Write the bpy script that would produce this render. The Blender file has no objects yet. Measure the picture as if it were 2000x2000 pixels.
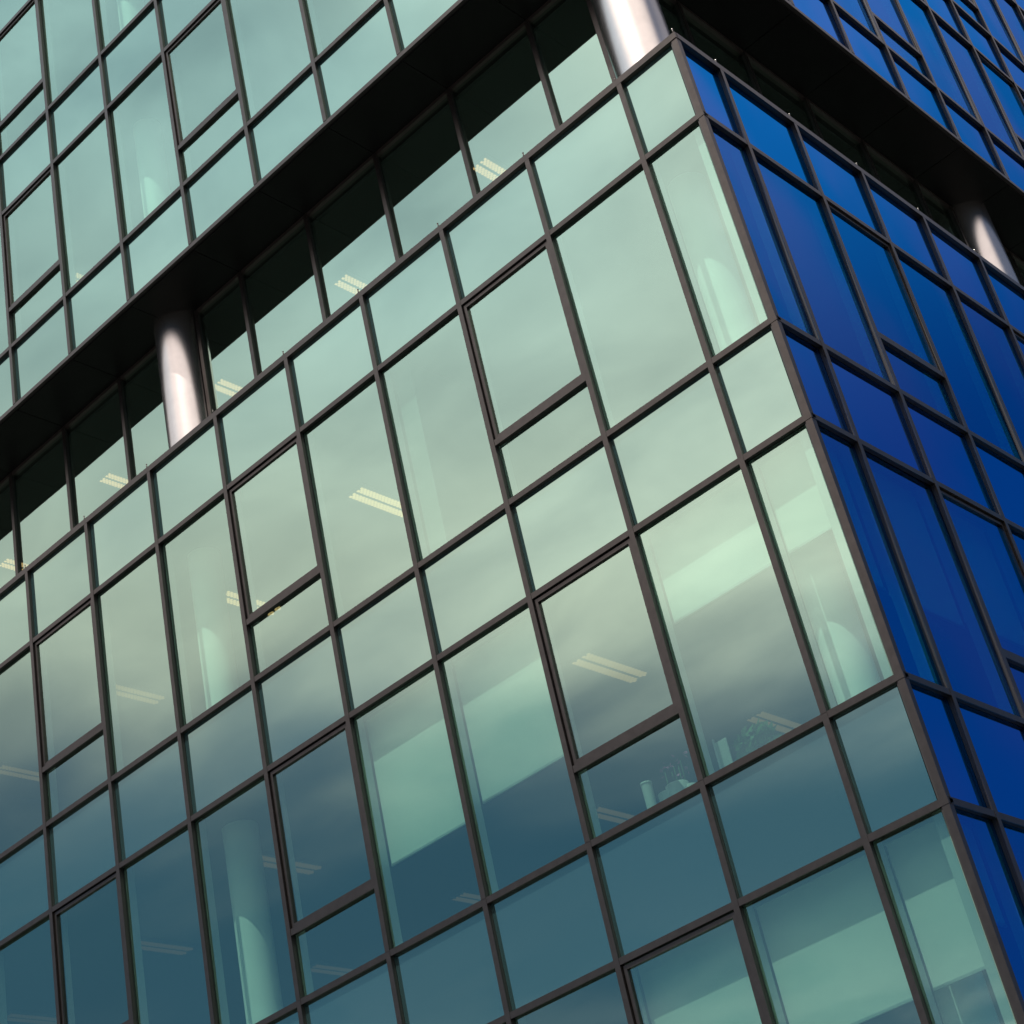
import bpy, bmesh, math, random
from mathutils import Vector, Matrix
random.seed(7)
S = bpy.context.scene
COL = S.collection
R = math.radians

# ------------------------------------------------------------------ camera
cam_d = bpy.data.cameras.new('camera')
cam = bpy.data.objects.new('camera', cam_d)
COL.objects.link(cam)
cam.location = (5.658, -12.162, -12.9975)
cam.rotation_euler = (2.1340, 0.2012, 0.7611)
cam_d.sensor_width = 36.0
cam_d.lens = 3569.78 / 2000.0 * 36.0
cam_d.clip_start = 0.1
cam_d.clip_end = 5000.0
S.camera = cam

# ------------------------------------------------------------------ sun and sky
SUN_AZ, SUN_EL = 2.0, 63.3            # azimuth from -Y towards +X
sd = Vector((math.sin(R(SUN_AZ)) * math.cos(R(SUN_EL)), -math.cos(R(SUN_AZ)) * math.cos(R(SUN_EL)), math.sin(R(SUN_EL))))
sun_d = bpy.data.lights.new('sun', 'SUN')
sun_d.energy = 5.0
sun_d.angle = R(0.5)
sun_d.color = (1.0, 0.93, 0.84)
sun = bpy.data.objects.new('sun', sun_d)
COL.objects.link(sun)
sun.rotation_euler = (-sd).to_track_quat('-Z', 'Y').to_euler()

W = bpy.data.worlds.new('World')
S.world = W
W.use_nodes = True
nt = W.node_tree
for n in list(nt.nodes):
    nt.nodes.remove(n)
def N(t, **kw):
    n = nt.nodes.new(t)
    for k, v in kw.items():
        setattr(n, k, v)
    return n
def val(n, i, v):
    n.inputs[i].default_value = v
def math_(op, a, b=None, clamp=False):
    m = N('ShaderNodeMath', operation=op, use_clamp=clamp)
    for i, x in enumerate((a, b)):
        if x is None:
            continue
        if isinstance(x, (int, float)):
            m.inputs[i].default_value = x
        else:
            nt.links.new(x, m.inputs[i])
    return m.outputs[0]
def smooth(x, lo, hi, a=0.0, b=1.0):
    m = N('ShaderNodeMapRange', interpolation_type='SMOOTHSTEP')
    nt.links.new(x, m.inputs[0])
    val(m, 1, lo); val(m, 2, hi); val(m, 3, a); val(m, 4, b)
    return m.outputs[0]
sky = N('ShaderNodeTexSky', sky_type='NISHITA')
sky.sun_disc = False
sky.sun_elevation = R(SUN_EL)
sky.sun_rotation = R(180.0 - SUN_AZ)
sky.air_density = 1.0
sky.dust_density = 0.0
sky.ozone_density = 3.0
tc = N('ShaderNodeTexCoord')
sep = N('ShaderNodeSeparateXYZ')
nt.links.new(tc.outputs['Generated'], sep.inputs[0])
dx, dy, dz = sep.outputs
zz = math_('MAXIMUM', dz, 0.02)
zd = math_('ADD', zz, 0.10)
px = math_('DIVIDE', dx, zd)
py = math_('DIVIDE', dy, zd)
comb = N('ShaderNodeCombineXYZ')
nt.links.new(px, comb.inputs[0]); nt.links.new(py, comb.inputs[1])
def noise(scale, detail, rough, sx=1.0, sy=1.0, off=(0, 0, 0), dist=0.0, rot=0.0):
    mp = N('ShaderNodeMapping')
    nt.links.new(comb.outputs[0], mp.inputs[0])
    mp.inputs['Scale'].default_value = (sx, sy, 1)
    mp.inputs['Location'].default_value = off
    mp.inputs['Rotation'].default_value = (0, 0, rot)
    no = N('ShaderNodeTexNoise')
    nt.links.new(mp.outputs[0], no.inputs['Vector'])
    val(no, 'Scale', scale); val(no, 'Detail', detail); val(no, 'Roughness', rough); val(no, 'Distortion', dist)
    return no.outputs['Fac']
n_big = noise(1.1, 4, 0.5, 0.8, 1.6, (3.1, 1.7, 0), 0.4)
n_mid = noise(2.8, 4, 0.48, 0.9, 1.3, (7.3, 2.2, 0), 0.3, 0.35)
n_fine = noise(5.5, 5, 0.52, 0.9, 1.2, (1.3, 9.2, 0), 0.4, 0.2)
# high stratus sheet on the sunny side, its lower edge about 25 degrees above the horizon
edge = math_('ADD', math_('ADD', dz, math_('MULTIPLY', math_('SUBTRACT', n_big, 0.5), 0.14)), math_('MULTIPLY', math_('SUBTRACT', n_mid, 0.5), 0.10))
sheet = smooth(edge, 0.36, 0.50)
south = smooth(dy, 0.25, -0.15)
sheet = math_('MULTIPLY', sheet, south)
# gaps and thinning towards the top of the sheet
thin = math_('MULTIPLY', smooth(dz, 0.58, 0.74), smooth(dx, -0.30, -0.55))
tex = smooth(math_('ADD', math_('MULTIPLY', n_mid, 0.6), math_('MULTIPLY', n_fine, 0.4)), 0.28, 0.72)
dens = math_('SUBTRACT', 1.0, math_('MULTIPLY', thin, math_('SUBTRACT', 0.55, math_('MULTIPLY', tex, 0.5))))
dens = math_('MULTIPLY', dens, math_('ADD', 0.70, math_('MULTIPLY', tex, 0.30)))
sheet = math_('MULTIPLY', sheet, dens, True)
# low cloud bank under the gap
low = math_('MULTIPLY', smooth(math_('ADD', dz, math_('MULTIPLY', math_('SUBTRACT', n_mid, 0.5), 0.24)), 0.335, 0.205), south)
low = math_('MULTIPLY', low, math_('ADD', 0.08, math_('MULTIPLY', smooth(n_mid, 0.36, 0.64), 0.42)))
# thin cirrus in the north
north = smooth(dy, 0.1, 0.5)
cir = math_('MULTIPLY', math_('MULTIPLY', math_('ADD', 0.5, math_('MULTIPLY', n_big, 1.0)), north), smooth(dz, 0.48, 0.70, 0.0, 0.20))
mask = math_('MAXIMUM', math_('MAXIMUM', sheet, low), cir)
# brightness of the cloud: brighter towards the sun's azimuth
glow = smooth(dx, -0.75, -0.25, 0.72, 1.12)
cb = math_('MULTIPLY', glow, math_('ADD', 0.84, math_('MULTIPLY', n_fine, 0.32)))
SKY_STRENGTH = 0.066
CLOUD = 21.0
ccol = N('ShaderNodeCombineXYZ')
cool = math_('MULTIPLY', smooth(dz, 0.46, 0.74), smooth(dx, -0.20, -0.50))
for i, (k, kc) in enumerate(((1.15, 0.88), (0.98, 0.99), (0.90, 1.06))):
    tint = math_('ADD', k * CLOUD, math_('MULTIPLY', cool, (kc - k) * CLOUD))
    nt.links.new(math_('MULTIPLY', cb, tint), ccol.inputs[i])
mix = N('ShaderNodeMix', data_type='RGBA')
nt.links.new(mask, mix.inputs[0])
nt.links.new(sky.outputs[0], mix.inputs[6])
nt.links.new(ccol.outputs[0], mix.inputs[7])
bg = N('ShaderNodeBackground')
# added grey-blue layer low in the north, dims the blue face's reflection
north_dim = math_('MULTIPLY', math_('MULTIPLY', north, smooth(math_('ADD', dz, math_('MULTIPLY', math_('SUBTRACT', n_big, 0.5), 0.10)), 0.58, 0.28)), 0.75)
mix2 = N('ShaderNodeMix', data_type='RGBA')
nt.links.new(north_dim, mix2.inputs[0])
nt.links.new(mix.outputs[2], mix2.inputs[6])
mix2.inputs[7].default_value = (0.8, 1.3, 2.7, 1)
# added dark blue tint over the sky gap under the sheet, dims its reflection
gap_dim = math_('MULTIPLY', math_('MULTIPLY', south, math_('SUBTRACT', 1.0, mask)), smooth(dz, 0.50, 0.36, 0.0, 0.62))
mix3 = N('ShaderNodeMix', data_type='RGBA')
nt.links.new(gap_dim, mix3.inputs[0])
nt.links.new(mix2.outputs[2], mix3.inputs[6])
mix3.inputs[7].default_value = (0.85, 2.2, 3.6, 1)
val(bg, 'Strength', SKY_STRENGTH)
nt.links.new(mix3.outputs[2], bg.inputs['Color'])
out = N('ShaderNodeOutputWorld')
nt.links.new(bg.outputs[0], out.inputs[0])

vs = S.view_settings
vs.view_transform = 'Standard'
vs.look = 'None'
vs.exposure = 0.12
vs.gamma = 1.0

# ------------------------------------------------------------------ materials
def new_mat(name):
    m = bpy.data.materials.new(name)
    m.use_nodes = True
    t = m.node_tree
    for n in list(t.nodes):
        t.nodes.remove(n)
    o = t.nodes.new('ShaderNodeOutputMaterial')
    return m, t, o

def paint(name, col, rough=0.5, metal=0.0, var=0.0, scale=8.0, spec=0.5, bump=0.0):
    m, t, o = new_mat(name)
    p = t.nodes.new('ShaderNodeBsdfPrincipled')
    p.inputs['Roughness'].default_value = rough
    p.inputs['Metallic'].default_value = metal
    p.inputs['Specular IOR Level'].default_value = spec
    p.inputs['Base Color'].default_value = (*col, 1)
    if var > 0 or bump > 0:
        g = t.nodes.new('ShaderNodeNewGeometry')
        no = t.nodes.new('ShaderNodeTexNoise')
        no.inputs['Scale'].default_value = scale
        no.inputs['Detail'].default_value = 6
        no.inputs['Roughness'].default_value = 0.65
        t.links.new(g.outputs['Position'], no.inputs['Vector'])
        if var > 0:
            mr = t.nodes.new('ShaderNodeMapRange')
            mr.inputs[1].default_value = 0.3; mr.inputs[2].default_value = 0.7
            mr.inputs[3].default_value = 1 - var; mr.inputs[4].default_value = 1 + var
            t.links.new(no.outputs['Fac'], mr.inputs[0])
            mx = t.nodes.new('ShaderNodeVectorMath'); mx.operation = 'SCALE'
            mx.inputs[0].default_value = col
            t.links.new(mr.outputs[0], mx.inputs['Scale'])
            t.links.new(mx.outputs[0], p.inputs['Base Color'])
        if bump > 0:
            b = t.nodes.new('ShaderNodeBump')
            b.inputs['Strength'].default_value = bump
            b.inputs['Distance'].default_value = 0.01
            t.links.new(no.outputs['Fac'], b.inputs['Height'])
            t.links.new(b.outputs[0], p.inputs['Normal'])
    t.links.new(p.outputs[0], o.inputs[0])
    return m

def coated(name, base_r, refl_tint, trans_tint, back=None, wave=0.008, tint2=None):
    """Solar glass: a mirror coat over clear tinted glass (or over an opaque backing)."""
    m, t, o = new_mat(name)
    gl = t.nodes.new('ShaderNodeBsdfGlossy')
    gl.inputs['Roughness'].default_value = 0.0
    gl.inputs['Color'].default_value = (*refl_tint, 1)
    g = t.nodes.new('ShaderNodeNewGeometry')
    no = t.nodes.new('ShaderNodeTexNoise')
    no.inputs['Scale'].default_value = 0.9
    no.inputs['Detail'].default_value = 2
    t.links.new(g.outputs['Position'], no.inputs['Vector'])
    b = t.nodes.new('ShaderNodeBump')
    b.inputs['Strength'].default_value = wave
    b.inputs['Distance'].default_value = 0.05
    t.links.new(no.outputs['Fac'], b.inputs['Height'])
    t.links.new(b.outputs[0], gl.inputs['Normal'])
    if tint2 is not None:       # slow hue drift of the coating
        n2 = t.nodes.new('ShaderNodeTexNoise')
        n2.inputs['Scale'].default_value = 0.35
        n2.inputs['Detail'].default_value = 3
        t.links.new(g.outputs['Position'], n2.inputs['Vector'])
        r2 = t.nodes.new('ShaderNodeMapRange'); r2.interpolation_type = 'SMOOTHSTEP'
        r2.inputs[1].default_value = 0.38; r2.inputs[2].default_value = 0.68
        t.links.new(n2.outputs['Fac'], r2.inputs[0])
        mc = t.nodes.new('ShaderNodeMix'); mc.data_type = 'RGBA'
        t.links.new(r2.outputs[0], mc.inputs[0])
        mc.inputs[6].default_value = (*refl_tint, 1); mc.inputs[7].default_value = (*tint2, 1)
        t.links.new(mc.outputs[2], gl.inputs['Color'])
    if back is None:
        tr = t.nodes.new('ShaderNodeBsdfTransparent')
        tr.inputs['Color'].default_value = (*trans_tint, 1)
    else:
        tr = t.nodes.new('ShaderNodeBsdfDiffuse')
        tr.inputs['Color'].default_value = (*back, 1)
    lw = t.nodes.new('ShaderNodeLayerWeight')
    lw.inputs['Blend'].default_value = 0.5
    pw = t.nodes.new('ShaderNodeMath'); pw.operation = 'POWER'
    t.links.new(lw.outputs['Facing'], pw.inputs[0]); pw.inputs[1].default_value = 4.0
    mr = t.nodes.new('ShaderNodeMapRange')
    mr.inputs[4].default_value = 1.0
    oi = t.nodes.new('ShaderNodeObjectInfo')          # panes from different batches coat slightly differently
    rm = t.nodes.new('ShaderNodeMapRange')
    rm.inputs[3].default_value = base_r - 0.025; rm.inputs[4].default_value = base_r + 0.025
    t.links.new(oi.outputs['Random'], rm.inputs[0])
    t.links.new(rm.outputs[0], mr.inputs[3])
    t.links.new(pw.outputs[0], mr.inputs[0])
    mx = t.nodes.new('ShaderNodeMixShader')
    t.links.new(mr.outputs[0], mx.inputs[0])
    t.links.new(tr.outputs[0], mx.inputs[1])
    t.links.new(gl.outputs[0], mx.inputs[2])
    t.links.new(mx.outputs[0], o.inputs[0])
    return m

def clear(name, tint):
    m, t, o = new_mat(name)
    tr = t.nodes.new('ShaderNodeBsdfTransparent')
    tr.inputs['Color'].default_value = (*tint, 1)
    t.links.new(tr.outputs[0], o.inputs[0])
    return m

def emit(name, col, s):
    m, t, o = new_mat(name)
    e = t.nodes.new('ShaderNodeEmission')
    e.inputs['Color'].default_value = (*col, 1)
    e.inputs['Strength'].default_value = s
    t.links.new(e.outputs[0], o.inputs[0])
    return m

G_REFL = (0.69, 1.0, 0.84)
M_BRONZE = paint('bronze_anodised', (0.066, 0.059, 0.055), 0.28, 0.80, 0.14, 9.0)
M_TRIM = paint('dark_trim', (0.05, 0.042, 0.04), 0.4, 0.5)
M_BLACK = paint('black_gasket', (0.008, 0.008, 0.008), 0.6)
M_DARK = paint('dark_backing', (0.03, 0.03, 0.032), 0.8)
M_GREEN = coated('green_solar_glass', 0.42, G_REFL, (0.56, 0.82, 0.72))
M_GREEN_SP = coated('green_spandrel_glass', 0.42, G_REFL, (1, 1, 1), (0.02, 0.05, 0.055))
M_BLUE = coated('blue_solar_glass', 0.70, (0.010, 0.33, 1.0), (0.14, 0.85, 1.0), tint2=(0.09, 0.32, 1.0))
M_BLUE_SP = coated('blue_spandrel_glass', 0.84, (0.010, 0.33, 1.0), (1, 1, 1), (0.001, 0.010, 0.05), tint2=(0.09, 0.32, 1.0))
M_CLER = coated('clerestory_glass', 0.42, G_REFL, (0.52, 0.66, 0.60))
M_CLEAR = clear('clear_edge', (0.96, 0.98, 0.97))
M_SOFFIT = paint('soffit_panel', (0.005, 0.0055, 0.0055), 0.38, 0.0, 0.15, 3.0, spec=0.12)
M_STEEL = paint('satin_steel', (0.58, 0.565, 0.55), 0.27, 1.0, 0.06, 3.0)
M_WHITE = paint('white_paint', (0.86, 0.86, 0.83), 0.6, 0.0, 0.03, 4.0)
M_CEIL = paint('ceiling_tile', (0.16, 0.17, 0.17), 0.9)
M_WALL = paint('interior_wall', (0.20, 0.21, 0.21), 0.9)
M_FLOOR = paint('carpet', (0.06, 0.065, 0.07), 0.95)
M_INT = paint('interior_profile', (0.42, 0.44, 0.43), 0.6)
M_BLIND = paint('blind_fabric', (0.66, 0.66, 0.62), 0.85, 0.0, 0.03, 3.0)
M_ALU = paint('aluminium', (0.55, 0.55, 0.53), 0.35, 0.8)
M_CONC = paint('roof_concrete', (0.22, 0.22, 0.21), 0.9, 0.0, 0.1, 2.0)
M_GROUND = paint('paving', (0.09, 0.088, 0.085), 0.9, 0.0, 0.15, 1.5)
M_LEAF = paint('leaf', (0.05, 0.16, 0.045), 0.5)
M_POT = paint('pot_glaze', (0.55, 0.55, 0.53), 0.35)
M_PINK = paint('petal', (0.42, 0.10, 0.24), 0.6)
M_PIN = paint('pin_steel', (0.75, 0.72, 0.68), 0.2, 1.0)

# ------------------------------------------------------------------ helpers
GZ = -14.6

def link(name, me, parent=None):
    o = bpy.data.objects.new(name, me)
    COL.objects.link(o)
    if parent is not None:
        o.parent = parent
    return o

def wloc(o, p):
    """place o (whose parent chain is unrotated) at world point p"""
    q = Vector(p)
    a = o.parent
    while a is not None:
        q = q - a.location
        a = a.parent
    o.location = q

class MB:
    """collects shapes in world coordinates, builds ONE mesh object"""
    def __init__(s):
        s.bm = bmesh.new()
    def box(s, x0, x1, y0, y1, z0, z1, mi=0, face_mi=None):
        x0, x1 = min(x0, x1), max(x0, x1); y0, y1 = min(y0, y1), max(y0, y1); z0, z1 = min(z0, z1), max(z0, z1)
        v = [s.bm.verts.new(p) for p in ((x0, y0, z0), (x1, y0, z0), (x1, y1, z0), (x0, y1, z0),
                                         (x0, y0, z1), (x1, y0, z1), (x1, y1, z1), (x0, y1, z1))]
        names = {'bottom': (3, 2, 1, 0), 'top': (4, 5, 6, 7), 'front': (0, 1, 5, 4), 'right': (1, 2, 6, 5), 'back': (2, 3, 7, 6), 'left': (3, 0, 4, 7)}
        for k, q in names.items():
            f = s.bm.faces.new([v[i] for i in q])
            f.material_index = (face_mi or {}).get(k, mi)
        return s
    def cyl(s, x, y, z0, z1, r0, r1=None, n=48, mi=0, cap=True, smooth=True):
        r1 = r0 if r1 is None else r1
        a = [s.bm.verts.new((x + r0 * math.cos(2 * math.pi * i / n), y + r0 * math.sin(2 * math.pi * i / n), z0)) for i in range(n)]
        b = [s.bm.verts.new((x + r1 * math.cos(2 * math.pi * i / n), y + r1 * math.sin(2 * math.pi * i / n), z1)) for i in range(n)]
        for i in range(n):
            f = s.bm.faces.new((a[i], a[(i + 1) % n], b[(i + 1) % n], b[i]))
            f.material_index = mi; f.smooth = smooth
        if cap:
            f = s.bm.faces.new(a[::-1]); f.material_index = mi
            f = s.bm.faces.new(b); f.material_index = mi
        return s
    def ball(s, x, y, z, r, mi=0):
        ret = bmesh.ops.create_icosphere(s.bm, subdivisions=2, radius=r, matrix=Matrix.Translation((x, y, z)))
        for v in ret['verts']:
            for f in v.link_faces:
                f.material_index = mi; f.smooth = True
        return s
    def quad(s, pts, mi=0):
        f = s.bm.faces.new([s.bm.verts.new(p) for p in pts])
        f.material_index = mi
        return s
    def build(s, name, mats, parent=None, origin=None, bevel=0.0):
        if bevel > 0:
            es = [e for e in s.bm.edges if len(e.link_faces) == 2 and e.calc_face_angle(0) > 1.0]
            bmesh.ops.bevel(s.bm, geom=es, offset=bevel, segments=1, affect='EDGES')
        if origin is None:
            c = Vector((0, 0, 0))
            for v in s.bm.verts:
                c += v.co
            origin = c / max(1, len(s.bm.verts))
        origin = Vector(origin)
        for v in s.bm.verts:
            v.co -= origin
        me = bpy.data.meshes.new(name)
        s.bm.to_mesh(me); s.bm.free()
        for m in (mats if isinstance(mats, (list, tuple)) else [mats]):
            me.materials.append(m)
        o = link(name, me, parent)
        wloc(o, origin)
        return o

def thing(name, label, cat, loc, group=None):
    o = bpy.data.objects.new(name, None)
    COL.objects.link(o)
    o.empty_display_size = 0.2
    o.location = loc
    o['label'] = label; o['category'] = cat
    if group:
        o['group'] = group
    return o

# facade frames: F maps (a, d, z) -> world; a runs along the face from the corner, d is depth inwards from the cap plane
class Face:
    def __init__(s, kind):
        s.kind = kind
    def box(s, mb, a0, a1, d0, d1, z0, z1, mi=0, front=None):
        if s.kind == 'L':
            fm = {'front': front} if front is not None else None
            mb.box(-a1, -a0, d0, d1, z0, z1, mi, fm)
        else:
            fm = {'right': front} if front is not None else None
            mb.box(-d1, -d0, a0, a1, z0, z1, mi, fm)
    def pt(s, a, d, z):
        return (-a, d, z) if s.kind == 'L' else (-d, a, z)
FL, FR = Face('L'), Face('R')

OFF_L, STEP_L = 0.7675, 1.2943
OFF_R, STEP_R = 0.7462, 1.3080
def aL(k): return 0.0 if k == 0 else OFF_L + STEP_L * (k - 1)
def aR(k): return 0.0 if k == 0 else OFF_R + STEP_R * (k - 1)
HS, H = 1.0741, 3.6
T = [0, -HS, -H, -H - HS, -2 * H, -2 * H - HS, -3 * H]
ZB = 2.655
U = [ZB, 3.690, 6.175, 7.255, 9.760, 10.840, 13.330]
NL, NR, NRU = 12, 7, 13
END_L, END_R, END_RU = aL(NL), aR(NR), aR(NRU)
CW = 0.029                # half width of the caps
GD = 0.048                # glass plane behind the cap plane
REC = 0.83                # depth of the set-back storey glass
RC = 0.345                # column radius

# ------------------------------------------------------------------ setting
g = MB()
g.quad([(-1500, -1500, GZ), (1500, -1500, GZ), (1500, 1500, GZ), (-1500, 1500, GZ)])
go = g.build('ground', M_GROUND, None, (0, 0, GZ))
go['kind'] = 'structure'

B = thing('office_building', 'glass office block, green on one face, blue round the corner, with a recessed storey', 'building', (0, 0, GZ))

def part(mb, name, mats, label=None, origin=None, parent=None, bevel=0.0):
    o = mb.build(name, mats, parent or B, origin, bevel)
    if label:
        o['label'] = label
    return o

# ------------------------------------------------------------------ structure: slabs, cores, columns
XE, YE = -END_L, END_RU
def slab(z0, z1, x1, y0, label=None):
    mb = MB()
    mb.box(XE, x1, y0, END_RU, z0, z1, 0, {'bottom': 1})
    part(mb, 'floor_slab', [M_FLOOR, M_CEIL])
slab(-1.04, -0.16, -0.10, 0.10)                       # under the terrace
slab(T[3] + 0.035, T[2] - 0.04, -0.10, 0.10)
slab(T[5] + 0.035, T[4] - 0.04, -0.10, 0.10)
slab(T[6] - 0.9, T[6] - 0.04, -0.10, 0.10)
slab(2.70, U[1] - 0.04 + 0.0, -0.10, 0.10)
slab(U[2] + 0.035, U[3] - 0.04, -0.10, 0.10)
slab(U[4] + 0.035, U[5] - 0.04, -0.10, 0.10)
mb = MB(); mb.box(XE, 0.0, 0.0, END_RU, U[6] + 0.04, U[6] + 0.5)
part(mb, 'roof', [M_CONC])
# terrace sheet of the set-back storey
mb = MB(); mb.box(XE, -0.09, 0.09, END_RU, -0.155, -0.12)
part(mb, 'terrace', [M_CONC])
# ceiling of the set-back storey interior
mb = MB(); mb.box(XE, -REC - 0.1, REC + 0.1, END_RU, 2.50, 2.56)
part(mb, 'ceiling', [M_CEIL])
# cores and end walls
mb = MB(); mb.box(XE, -7.2, 7.0, 7.2, T[6], U[4]); mb.box(-7.2, -7.0, 7.0, END_RU, T[6], U[4])
part(mb, 'core_wall', [M_WALL])
mb = MB(); mb.box(XE - 0.2, XE, 0.02, END_RU, GZ, U[6] + 0.5)
part(mb, 'end_wall', [M_CONC])
mb = MB(); mb.box(XE, -0.02, END_RU, END_RU + 0.2, GZ, U[6] + 0.5)
part(mb, 'end_wall', [M_CONC])
mb = MB(); mb.box(XE, -0.02, 0.02, END_RU, GZ, T[6] - 0.95)
part(mb, 'plinth', [M_CONC])
# pale partition ending behind the fourth mullion of the top full storey
mb = MB(); mb.box(-4.60, -4.36, 0.22, 4.0, T[2] - 0.03, T[1] + 0.03)
part(mb, 'partition_wall', [M_WALL])
# columns: one every six panes, in the plane of the set-back glazing
colpos = [(-0.82, 0.83), (-8.531, 0.83), (-0.82, 8.61)]
for i, (x, y) in enumerate(colpos):
    lab = ('round satin metal column standing nearest the corner', 'round satin metal column further along the green face', 'round satin metal column in the shade on the blue face')[i]
    mb = MB(); mb.cyl(x, y, -0.118, 2.612, RC, n=96, cap=False)
    part(mb, 'outer_column', [M_STEEL], lab)
for (x, y) in colpos + [(-0.82, 16.0)][:0]:
    for (z0, z1) in ((T[2], T[1] + 0.03), (T[4], T[3] + 0.03), (T[6], T[5] + 0.03), (U[1], U[2] + 0.03), (U[3], U[4])):
        mb = MB(); mb.cyl(x + (0.0525 if x > -2 else 0), y - 0.115, z0 - 0.03, z1, 0.20, n=64, cap=False)
        part(mb, 'inner_column', [M_WHITE])

# ------------------------------------------------------------------ curtain wall profiles
def mullion(F, a, z0, z1, d=0.0, name='mullion', inner=True):
    mb = MB()
    F.box(mb, a - CW, a + CW, d - 0.003, d + 0.009, z0, z1, 0)
    F.box(mb, a - 0.026, a + 0.026, d + 0.009, d + 0.018, z0, z1, 1)
    F.box(mb, a - 0.0275, a + 0.0275, d + 0.018, d + 0.022, z0, z1, 3)
    F.box(mb, a - 0.025, a + 0.025, d + 0.022, d + GD - 0.001, z0, z1, 1)
    F.box(mb, a - 0.017, a + 0.017, d + GD - 0.001, d + GD + 0.028, z0, z1, 1)
    if inner:
        F.box(mb, a - 0.030, a + 0.030, d + GD + 0.028, d + 0.20, z0 + 0.002, z1 - 0.002, 2)
    return part(mb, name, [M_BRONZE, M_BLACK, M_INT, M_TRIM])

def transom(F, a0, a1, z, d=0.0, hh=0.030, name='transom', inner=True):
    mb = MB()
    F.box(mb, a0, a1, d, d + 0.010, z - hh, z + hh, 0)
    F.box(mb, a0, a1, d + 0.010, d + GD - 0.0015, z - hh + 0.004, z + hh - 0.004, 1)
    F.box(mb, a0, a1, d + GD - 0.0015, d + GD + 0.030, z - 0.016, z + 0.016, 1)
    return part(mb, name, [M_BRONZE, M_BLACK])

for k in range(1, NL):
    mullion(FL, aL(k), T[6], T[4] + 0.022)
    mullion(FL, aL(k), T[4] + 0.027, T[0] - 0.036)
    mullion(FL, aL(k), U[0] + 0.036, U[6])
for k in range(1, NR):
    mullion(FR, aR(k), T[6] if k < 4 else T[4] , T[0] - 0.036)
for k in range(1, NRU):
    mullion(FR, aR(k), U[0] + 0.036, U[6])
for z in T[1:]:
    transom(FL, 0.0, END_L, z)
    transom(FR, 0.029, END_R, z)
for z in U:
    transom(FL, 0.0, END_L, z)
    transom(FR, 0.029, END_RU, z)
# corner posts
for (z0, z1) in ((T[6], T[0] - 0.036), (U[0] + 0.036, U[6])):
    mb = MB()
    mb.box(-0.070, -0.004, 0.004, 0.070, z0, z1, 0)
    mb.box(-0.086, -0.070, 0.012, GD - 0.001, z0, z1, 1)
    mb.box(-GD + 0.001, -0.012, 0.070, 0.086, z0, z1, 1)
    part(mb, 'corner_post', [M_BRONZE, M_BLACK], bevel=0.004)
    mb = MB()
    mb.box(-0.215, -0.095, 0.10, 0.215, z0, z1, 0)
    part(mb, 'corner_casing', [M_INT])
# parapet coping with pins at the pane joints
for F, end in ((FL, END_L), (FR, END_R + 3 * STEP_R)):
    mb = MB()
    a0 = 0.0 if F is FL else 0.031
    F.box(mb, a0, end, -0.004, 0.030, -0.040, 0.036, 0)
    F.box(mb, a0, end, 0.030, 0.20, -0.030, 0.032, 0)
    F.box(mb, a0, end, 0.030, GD + 0.03, -0.036, -0.030, 1)
    cp = part(mb, 'parapet_coping', [M_BRONZE, M_BLACK])
    for k in range(0, NL if F is FL else NR):
        a = (aL(k) if F is FL else aR(k)) + (0.03 if F is FL else -0.03)
        if k == 0:
            if F is FR:
                continue
            a = 0.02
        p = MB()
        x, y, _ = F.pt(a, 0.012, 0)
        p.cyl(x, y, 0.037, 0.085, 0.007, n=10)
        p.ball(x, y, 0.092, 0.0095, 1)
        pn = p.build('parapet_pin', [M_TRIM, M_TRIM if F is FL and k else M_PIN], cp)

# ------------------------------------------------------------------ glazing
def jitter(o, F):
    r = R(0.20)
    a, b = random.uniform(-r, r), random.uniform(-r, r)
    o.rotation_euler = (a, 0, b) if F is FL else (0, a, b)

def pane(F, a0, a1, z0, z1, mats, name, parent=None, d=GD, th=0.024, jit=True):
    mb = MB()
    F.box(mb, a0, a1, d, d + th, z0, z1, 1, front=0)
    o = part(mb, name, mats, parent=parent)
    if jit:
        jitter(o, F)
    return o

IN = 0.019
def fixed(F, a0, a1, z0, z1, mats, name='window_pane', d=GD):
    pane(F, a0 + IN, a1 - IN, z0 + IN, z1 - IN, mats, name, d=d)

def corner_start(k, a):
    return 0.090 if k == 0 else a

SASH_L, SASH_R = {2, 5, 8, 11}, {2, 5, 8}
def opening(F, a0, a1, z0, z1, zs, mats):
    """top-hung sash over a short fixed light, divided by a deeper rail"""
    transom(F, a0 + CW, a1 - CW, zs, d=0.0015, hh=0.034, name='sash_rail')
    e = MB()
    s0, s1 = a0 + CW + 0.010, a1 - CW - 0.010
    y0, y1 = zs + 0.044, z1 - 0.045
    fw = 0.036
    F.box(e, s0, s0 + fw, 0.020, 0.085, y0, y1, 0)
    F.box(e, s1 - fw, s1, 0.020, 0.085, y0, y1, 0)
    F.box(e, s0 + fw, s1 - fw, 0.021, 0.084, y0, y0 + fw, 0)
    F.box(e, s0 + fw, s1 - fw, 0.021, 0.084, y1 - fw, y1, 0)
    w = part(e, 'opening_window', [M_BRONZE, M_BLACK], bevel=0.003)
    pane(F, s0 + fw + 0.002, s1 - fw - 0.002, y0 + fw + 0.002, y1 - fw - 0.002, mats, 'glass', parent=w, d=0.045)
    fixed(F, a0, a1, z0, zs, mats, 'lower_light')

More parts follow.
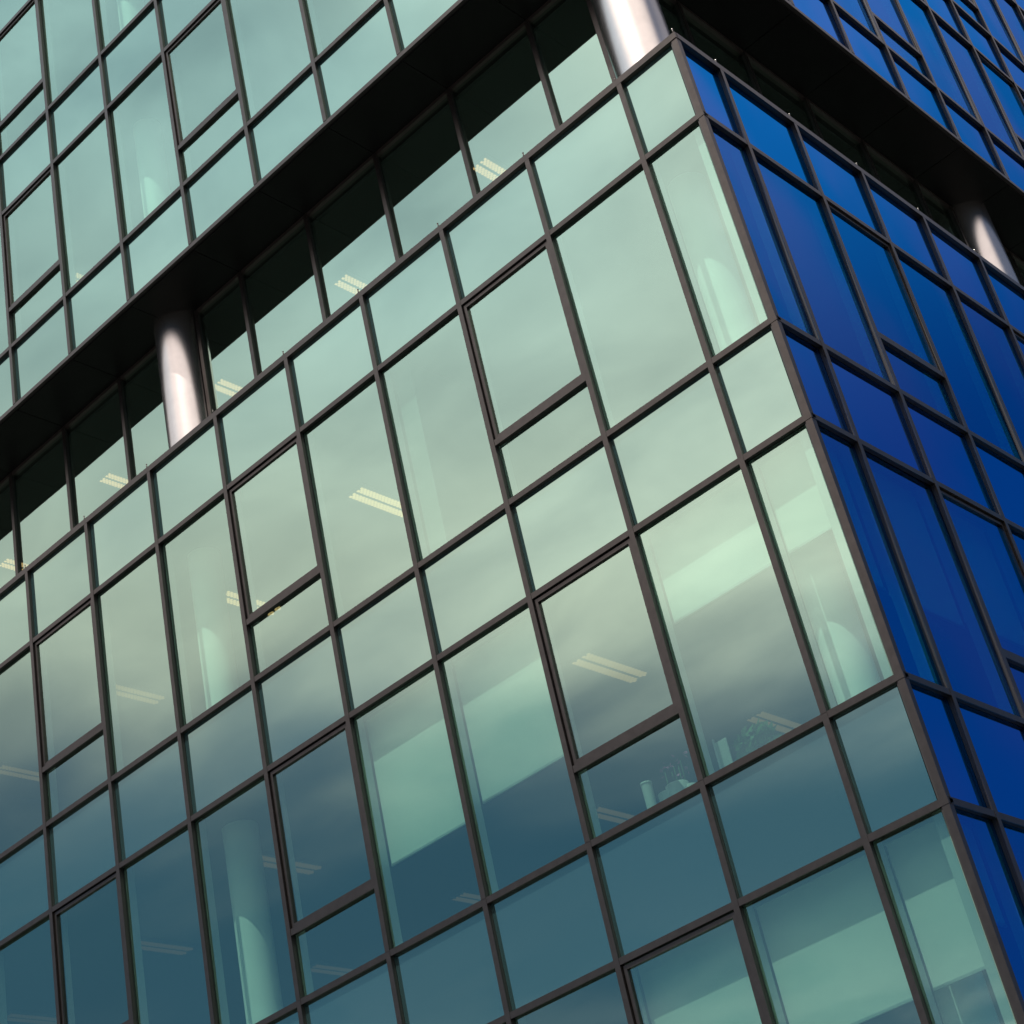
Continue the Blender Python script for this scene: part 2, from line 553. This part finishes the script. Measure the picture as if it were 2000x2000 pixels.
def wall(F, k, af, vis, sp, zrows, sash, zsub):
    a0, a1 = af(k), af(k + 1)
    a0 = corner_start(k, a0)
    for (kind, z0, z1) in zrows:
        if kind == 's':
            fixed(F, a0, a1, z0, z1, sp, 'spandrel_panel')
        elif k in sash:
            opening(F, a0, a1, z0, z1, z0 + zsub, vis)
        else:
            fixed(F, a0, a1, z0, z1, vis)

GV, GS = [M_GREEN, M_CLEAR], [M_GREEN_SP, M_DARK]
BV, BS = [M_BLUE, M_CLEAR], [M_BLUE_SP, M_DARK]
for k in range(NL):
    rows = [('s', T[1], T[0]), ('v', T[2], T[1]), ('s', T[3], T[2]), ('v', T[4], T[3]), ('s', T[5], T[4]), ('v', T[6], T[5])]
    if k >= 11: rows = []
    elif k == 10: rows = rows[:4]
    wall(FL, k, aL, GV, GS, rows, SASH_L, 0.715)
    rows = [('s', U[0], U[1]), ('v', U[1], U[2]), ('s', U[2], U[3]), ('v', U[3], U[4]), ('s', U[4], U[5]), ('v', U[5], U[6])]
    if k < 3: rows = rows[:2]
    elif k < 7: rows = rows[:4]
    if k >= 10: rows = []
    wall(FL, k, aL, GV, GS, rows, SASH_L, 0.645)
for k in range(NR):
    rows = [('s', T[1], T[0]), ('v', T[2], T[1]), ('s', T[3], T[2]), ('v', T[4], T[3]), ('s', T[5], T[4]), ('v', T[6], T[5])]
    rows = rows[:6] if k < 3 else rows[:4] if k < 6 else rows[:2]
    wall(FR, k, aR, BV, BS, rows, SASH_R, 0.70)
for k in range(NRU):
    rows = [('s', U[0], U[1]), ('v', U[1], U[2]), ('s', U[2], U[3]), ('v', U[3], U[4]), ('s', U[4], U[5]), ('v', U[5], U[6])]
    if k < 3: rows = rows[:2]
    elif k < 7: rows = rows[:4]
    wall(FR, k, aR, BV, BS, rows, SASH_R, 0.63)

# large cladding panels closing the parts of both faces that lie outside the picture
for F, a0, a1, z0, z1, m in ((FL, aL(11), END_L, T[6], T[0], GS), (FL, aL(10), aL(11), T[6], T[4], GS),
                             (FR, aR(3), aR(6), T[6], T[4], BS), (FR, aR(6), END_R, T[6], T[2], BS),
                             (FR, END_R, END_RU, T[6], T[0], BS),
                             (FL, aL(10), END_L, U[0], U[6], GS), (FL, 0.09, aL(3), U[2], U[6], GS), (FL, aL(3), aL(7), U[4], U[6], GS),
                             (FR, 0.09, aR(3), U[2], U[6], BS), (FR, aR(3), aR(7), U[4], U[6], BS)):
    fixed(F, a0, a1, z0, z1, m, 'cladding_panel')

# ------------------------------------------------------------------ soffit of the upper block
SZ0, SZ1 = 2.600, 2.616
GAP = 0.005
for k in range(NL):
    a0, a1 = aL(k), aL(k + 1)
    if k == 0:
        continue
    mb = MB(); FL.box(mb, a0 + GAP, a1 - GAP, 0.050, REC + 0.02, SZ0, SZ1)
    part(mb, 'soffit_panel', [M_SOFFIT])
for k in range(NRU):
    a0, a1 = aR(k), aR(k + 1)
    if k == 0:
        continue
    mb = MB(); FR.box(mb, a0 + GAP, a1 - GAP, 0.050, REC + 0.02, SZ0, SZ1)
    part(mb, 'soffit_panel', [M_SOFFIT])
mb = MB(); mb.box(-OFF_L + GAP, -0.05, 0.05, OFF_R - GAP, SZ0, SZ1)
part(mb, 'soffit_panel', [M_SOFFIT])
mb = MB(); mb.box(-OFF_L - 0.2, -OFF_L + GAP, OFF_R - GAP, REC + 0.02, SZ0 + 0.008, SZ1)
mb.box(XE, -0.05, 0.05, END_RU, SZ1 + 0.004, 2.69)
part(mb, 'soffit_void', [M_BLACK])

# ------------------------------------------------------------------ set-back storey glazing
d0 = REC - GD
def clere_mullions(F, stops):
    for a in stops:
        mullion(F, a, -0.115, 2.595, d=d0, name='clerestory_mullion', inner=False)
cl = [a for k in range(2, NL) for a in [aL(k)] if abs(a - 8.531) > 0.4 and a > 1.3]
cl = sorted(cl + [1.215, 8.531 - 0.385, 8.531 + 0.385])
cr = [aR(k) for k in range(2, NRU) if abs(aR(k) - 8.61) > 0.4]
cr = sorted(cr + [1.24, 8.61 - 0.385, 8.61 + 0.385])
for F, st, end, cc in ((FL, cl, END_L, 8.531), (FR, cr, END_RU, 8.61)):
    clere_mullions(F, st)
    xs = st + [end]
    for i in range(len(xs) - 1):
        if xs[i] < cc < xs[i + 1]:
            continue
        pane(F, xs[i] + IN, xs[i + 1] - IN, -0.10, 2.55, [M_CLER, M_CLEAR], 'clerestory_pane', d=REC)
    mb = MB()
    for (b0, b1) in ((1.215 - CW, cc - 0.41), (cc + 0.41, end)):
        F.box(mb, b0, b1, d0 + 0.004, REC + 0.03, 2.548, 2.598, 0)
    part(mb, 'clerestory_head', [M_TRIM])

# ------------------------------------------------------------------ roller blinds (each hangs from its own head rail)
def blind(F, k, af, z_top, z_bot, label, d=0.23):
    a0, a1 = af(k), af(k + 1)
    if k == 0: a0 = 0.262
    else: a0 += 0.036
    a1 -= 0.036
    ac = (a0 + a1) / 2
    t = thing('roller_blind', label, 'blind', F.pt(ac, d, z_top), 'white roller blinds behind the glass')
    mb = MB(); F.box(mb, a0, a1, d, d + 0.003, z_bot + 0.012, z_top - 0.012)
    mb.build('fabric', [M_BLIND], t)
    mb = MB(); F.box(mb, a0, a1, d - 0.008, d + 0.011, z_bot - 0.012, z_bot + 0.012)
    mb.build('bottom_bar', [M_ALU], t, bevel=0.003)
    mb = MB(); F.box(mb, a0 - 0.01, a1 + 0.01, d - 0.02, d + 0.05, z_top - 0.012, z_top + 0.03)
    mb.build('head_rail', [M_ALU], t, bevel=0.003)
zt1, zt2, zt3 = T[3] - 0.01, T[5] - 0.01, T[1] - 0.01
blind(FL, 0, aL, zt1, -5.60, 'short pale blind in the narrow green corner pane, above the round inner column')
blind(FL, 1, aL, zt1, -5.60, 'wide pale blind drawn one third down, directly above the leafy potted plant')
blind(FL, 3, aL, zt1, -6.19, 'wide pale blind directly left of the big opening window, right one of the sunlit pair')
blind(FL, 4, aL, zt1, -6.28, 'wide pale blind hanging lowest, left one of the sunlit pair in adjoining panes')
blind(FL, 0, aL, zt2, -9.46, 'pale blind in the narrow green corner pane at the bottom right')
blind(FL, 1, aL, zt2, -9.46, 'wide pale blind at the bottom edge, beside the bottom corner pane')
blind(FL, 2, aL, zt2, -9.75, 'pale blind behind the opening window at the bottom edge of the photo')
blind(FR, 0, aR, zt1, -6.10, 'blue-tinted blind in the narrow pane right of the corner post')
blind(FR, 1, aR, zt1, -6.13, 'blue-tinted blind in the first wide blue pane, pink flowers at its lower corner')
blind(FR, 2, aR, zt1, -6.04, 'blue-tinted blind behind the opening window on the blue face')
blind(FR, 0, aR, zt2, -9.10, 'blue-tinted blind at the bottom right edge, under the narrow spandrel panel')

# ------------------------------------------------------------------ ceiling lights
M_LAMPS = {}
def lamp(x, y0, y1, zc, s, label):
    t = thing('ceiling_light', label, 'ceiling light', (x, (y0 + y1) / 2, zc), 'twin-strip ceiling lights seen through the glass')
    mb = MB(); mb.box(x - 0.150, x + 0.150, y0 - 0.02, y1 + 0.02, zc - 0.035, zc - 0.002)
    mb.build('housing', [M_CEIL], t)
    m = M_LAMPS.setdefault(s, emit('lit_tube', (1.0, 0.55, 0.25), s * 0.85))
    for sgn in (-1, 1):
        cx = x + sgn * 0.068
        mb = MB()
        n = int((y1 - y0) / 0.05)
        for i in range(n):
            for j in range(3):
                yy = y0 + (i + 0.5 * (j % 2) + 0.25) * (y1 - y0) / n
                xx = cx + (j - 1) * 0.032
                mb.box(xx - 0.0145, xx + 0.0145, yy - 0.016, yy + 0.016, zc - 0.045, zc - 0.036)
        mb.build('lit_strip', [m], t)
P = 2.582
X0 = -3.94
HERE = 'ceiling light '
zA, zBc, zC, zD = -1.045, T[3] + 0.03, 2.495, U[2] + 0.03
for i, (y0, y1, s, lab) in {1: (1.40, 2.35, 1.3, 'in the tall pane left of the middle, brightest of its storey'),
        2: (1.46, 2.35, 1.1, 'cut in two by a mullion, over the sunlit inner column'),
        3: (1.62, 2.45, 0.34, 'faint, in the pane right of the leftmost sash of the upper full storey'),
        4: (1.58, 2.45, 0.22, 'faint, at the left edge of the photo in the upper full storey')}.items():
    lamp(X0 - P * i, y0, y1, zA, s, HERE + lab)
for i, (y0, y1, s, lab) in {0: (1.40, 2.36, 0.48, 'behind the big sash right of the middle'),
        2: (1.42, 2.35, 0.14, 'dim, crossing a mullion by the lower sash, right of the inner column'),
        3: (1.62, 2.45, 0.10, 'dim, in the pane left of the tall inner column'),
        4: (1.48, 2.40, 0.07, 'very dim, in the bottom left corner of the photo')}.items():
    lamp(X0 - P * i, y0, y1, zBc, s, HERE + lab)
for i, (y0, y1, s, lab) in {0: (4.42, 5.35, 0.22, 'deep in the room, above the leafy potted plant'),
        1: (4.52, 5.45, 0.16, 'deep in the room, seen low behind the small light with the white vase'),
        2: (4.78, 5.65, 0.12, 'deep in the room, under the lower edge of the lowest blind'),
        3: (4.52, 5.45, 0.09, 'deep in the room, seen low behind the small light left of the blinds')}.items():
    lamp(X0 - P * i, y0, y1, zBc, s, HERE + lab)
for i, lab in enumerate(('in the set-back storey, nearest the corner', 'in the set-back storey, second from the corner',
        'in the set-back storey, just right of the sunlit column', 'in the set-back storey, first left of the sunlit column',
        'in the set-back storey, at the left edge of the photo')):
    lamp(X0 - P * i, 1.88, 2.75, zC, 1.5, 'bright ' + HERE + lab)
lamp(X0 - P * 3, 1.66, 2.5, zD, 1.0, HERE + 'in the upper block, only its tip above a transom')

# ------------------------------------------------------------------ things on the sill of the second storey
SILL = T[4] - 0.035
mb = MB(); FL.box(mb, 0.26, END_L, 0.115, 0.75, T[4] - 0.037, T[4] - 0.001)
part(mb, 'window_board', [M_INT])
SILL = T[4]
def plant(x, y, z, label):
    t = thing('potted_plant', label, 'plant', (x, y, z))
    mb = MB(); mb.cyl(x, y, z, z + 0.14, 0.075, 0.10, n=24)
    mb.build('pot', [M_POT], t)
    mb = MB()
    rnd = random.Random(3)
    for i in range(330):
        th = rnd.uniform(0, 2 * math.pi); u = rnd.uniform(0, 1)
        r = 0.20 * math.sqrt(rnd.uniform(0.05, 1))
        c = Vector((x + 0.02 + r * math.cos(th) * 1.0, y + r * math.sin(th) * 0.8, z + 0.17 + 0.30 * u * (1 - (r / 0.24) ** 2 * 0.6)))
        n = Vector((rnd.uniform(-1, 1), rnd.uniform(-1, 1), rnd.uniform(-0.4, 1))).normalized()
        a = n.orthogonal().normalized(); b = n.cross(a)
        l, w = rnd.uniform(0.04, 0.075), rnd.uniform(0.018, 0.032)
        mb.quad([c - a * l, c + b * w, c + a * l, c - b * w])
    for i in range(14):
        th = rnd.uniform(0, 2 * math.pi); r = rnd.uniform(0.05, 0.17)
        mb.box(x + r * math.cos(th) - 0.003, x + r * math.cos(th) + 0.003, y + r * math.sin(th) - 0.003, y + r * math.sin(th) + 0.003, z + 0.12, z + 0.34)
    mb.build('foliage', [M_LEAF], t)
plant(-1.72, 0.46, SILL, 'leafy green potted plant on the sill behind the wide pane near the corner')

t = thing('display_board', 'pale upright board leaning left of the leafy potted plant', 'board', (-2.00, 0.40, SILL))
mb = MB(); mb.box(-2.075, -1.95, 0.395, 0.407, SILL + 0.002, SILL + 0.46)
mb.build('panel', [M_INT], t)
mb = MB(); mb.box(-2.09, -2.072, 0.39, 0.412, SILL, SILL + 0.50)
mb.build('edge_strip', [M_ALU], t)

t = thing('vase', 'slim white cylinder vase on the sill beside the scalloped white pot', 'vase', (-2.93, 0.48, SILL))
mb = MB(); mb.cyl(-2.93, 0.48, SILL + 0.001, SILL + 0.47, 0.045, 0.05, n=28, cap=False)
mb.build('body', [M_POT], t)
mb = MB(); mb.cyl(-2.93, 0.48, SILL + 0.47, SILL + 0.49, 0.054, 0.054, n=28)
mb.build('rim', [M_POT], t)

t = thing('flower_pot', 'scalloped white pot with small pink flowers behind the short light under the sash', 'plant pot', (-2.62, 0.50, SILL))
mb = MB()
for i in range(6):
    an = i * math.pi / 3
    mb.cyl(-2.62 + 0.10 * math.cos(an), 0.50 + 0.10 * math.sin(an), SILL + 0.001, SILL + 0.26 + 0.035 * (i % 2), 0.085, 0.105, n=20)
mb.build('pot', [M_POT], t)
mb = MB()
rnd = random.Random(9)
for i in range(5):
    x, y = -2.62 + rnd.uniform(-0.10, 0.16), 0.50 + rnd.uniform(-0.08, 0.08)
    mb.cyl(x, y, SILL + 0.22, SILL + 0.50, 0.004, n=6)
mb.build('stem', [M_LEAF], t)
mb = MB()
for i in range(26):
    c = Vector((-2.56 + rnd.uniform(-0.14, 0.16), 0.50 + rnd.uniform(-0.1, 0.1), SILL + 0.46 + rnd.uniform(-0.08, 0.14)))
    n = Vector((rnd.uniform(-1, 1), rnd.uniform(-1, 0.2), rnd.uniform(-1, 1))).normalized()
    a = n.orthogonal().normalized(); b = n.cross(a)
    mb.quad([c - a * 0.022, c + b * 0.018, c + a * 0.022, c - b * 0.018])
mb.build('flowers', [M_PINK], t)

t = thing('flower_spray', 'potted spray of pink flowers behind a blue pane, at the lower corner of a blind', 'flowers', (-0.42, 1.86, SILL))
mb = MB(); mb.cyl(-0.42, 1.86, T[4] - 0.04, T[4] + 0.16, 0.06, 0.08, n=20)
mb.build('pot', [M_POT], t)
mb = MB(); mb.cyl(-0.42, 1.86, T[4] + 0.14, -6.02, 0.005, n=6)
mb.build('stem', [M_LEAF], t)
mb = MB()
for i in range(22):
    c = Vector((-0.40 + rnd.uniform(-0.05, 0.05), 1.86 + rnd.uniform(-0.06, 0.10), -6.12 + rnd.uniform(-0.12, 0.16)))
    n = Vector((rnd.uniform(-0.2, 1), rnd.uniform(-1, 0.2), rnd.uniform(-1, 1))).normalized()
    a = n.orthogonal().normalized(); b = n.cross(a)
    mb.quad([c - a * 0.022, c + b * 0.018, c + a * 0.022, c - b * 0.018])
mb.build('flowers', [M_PINK], t)
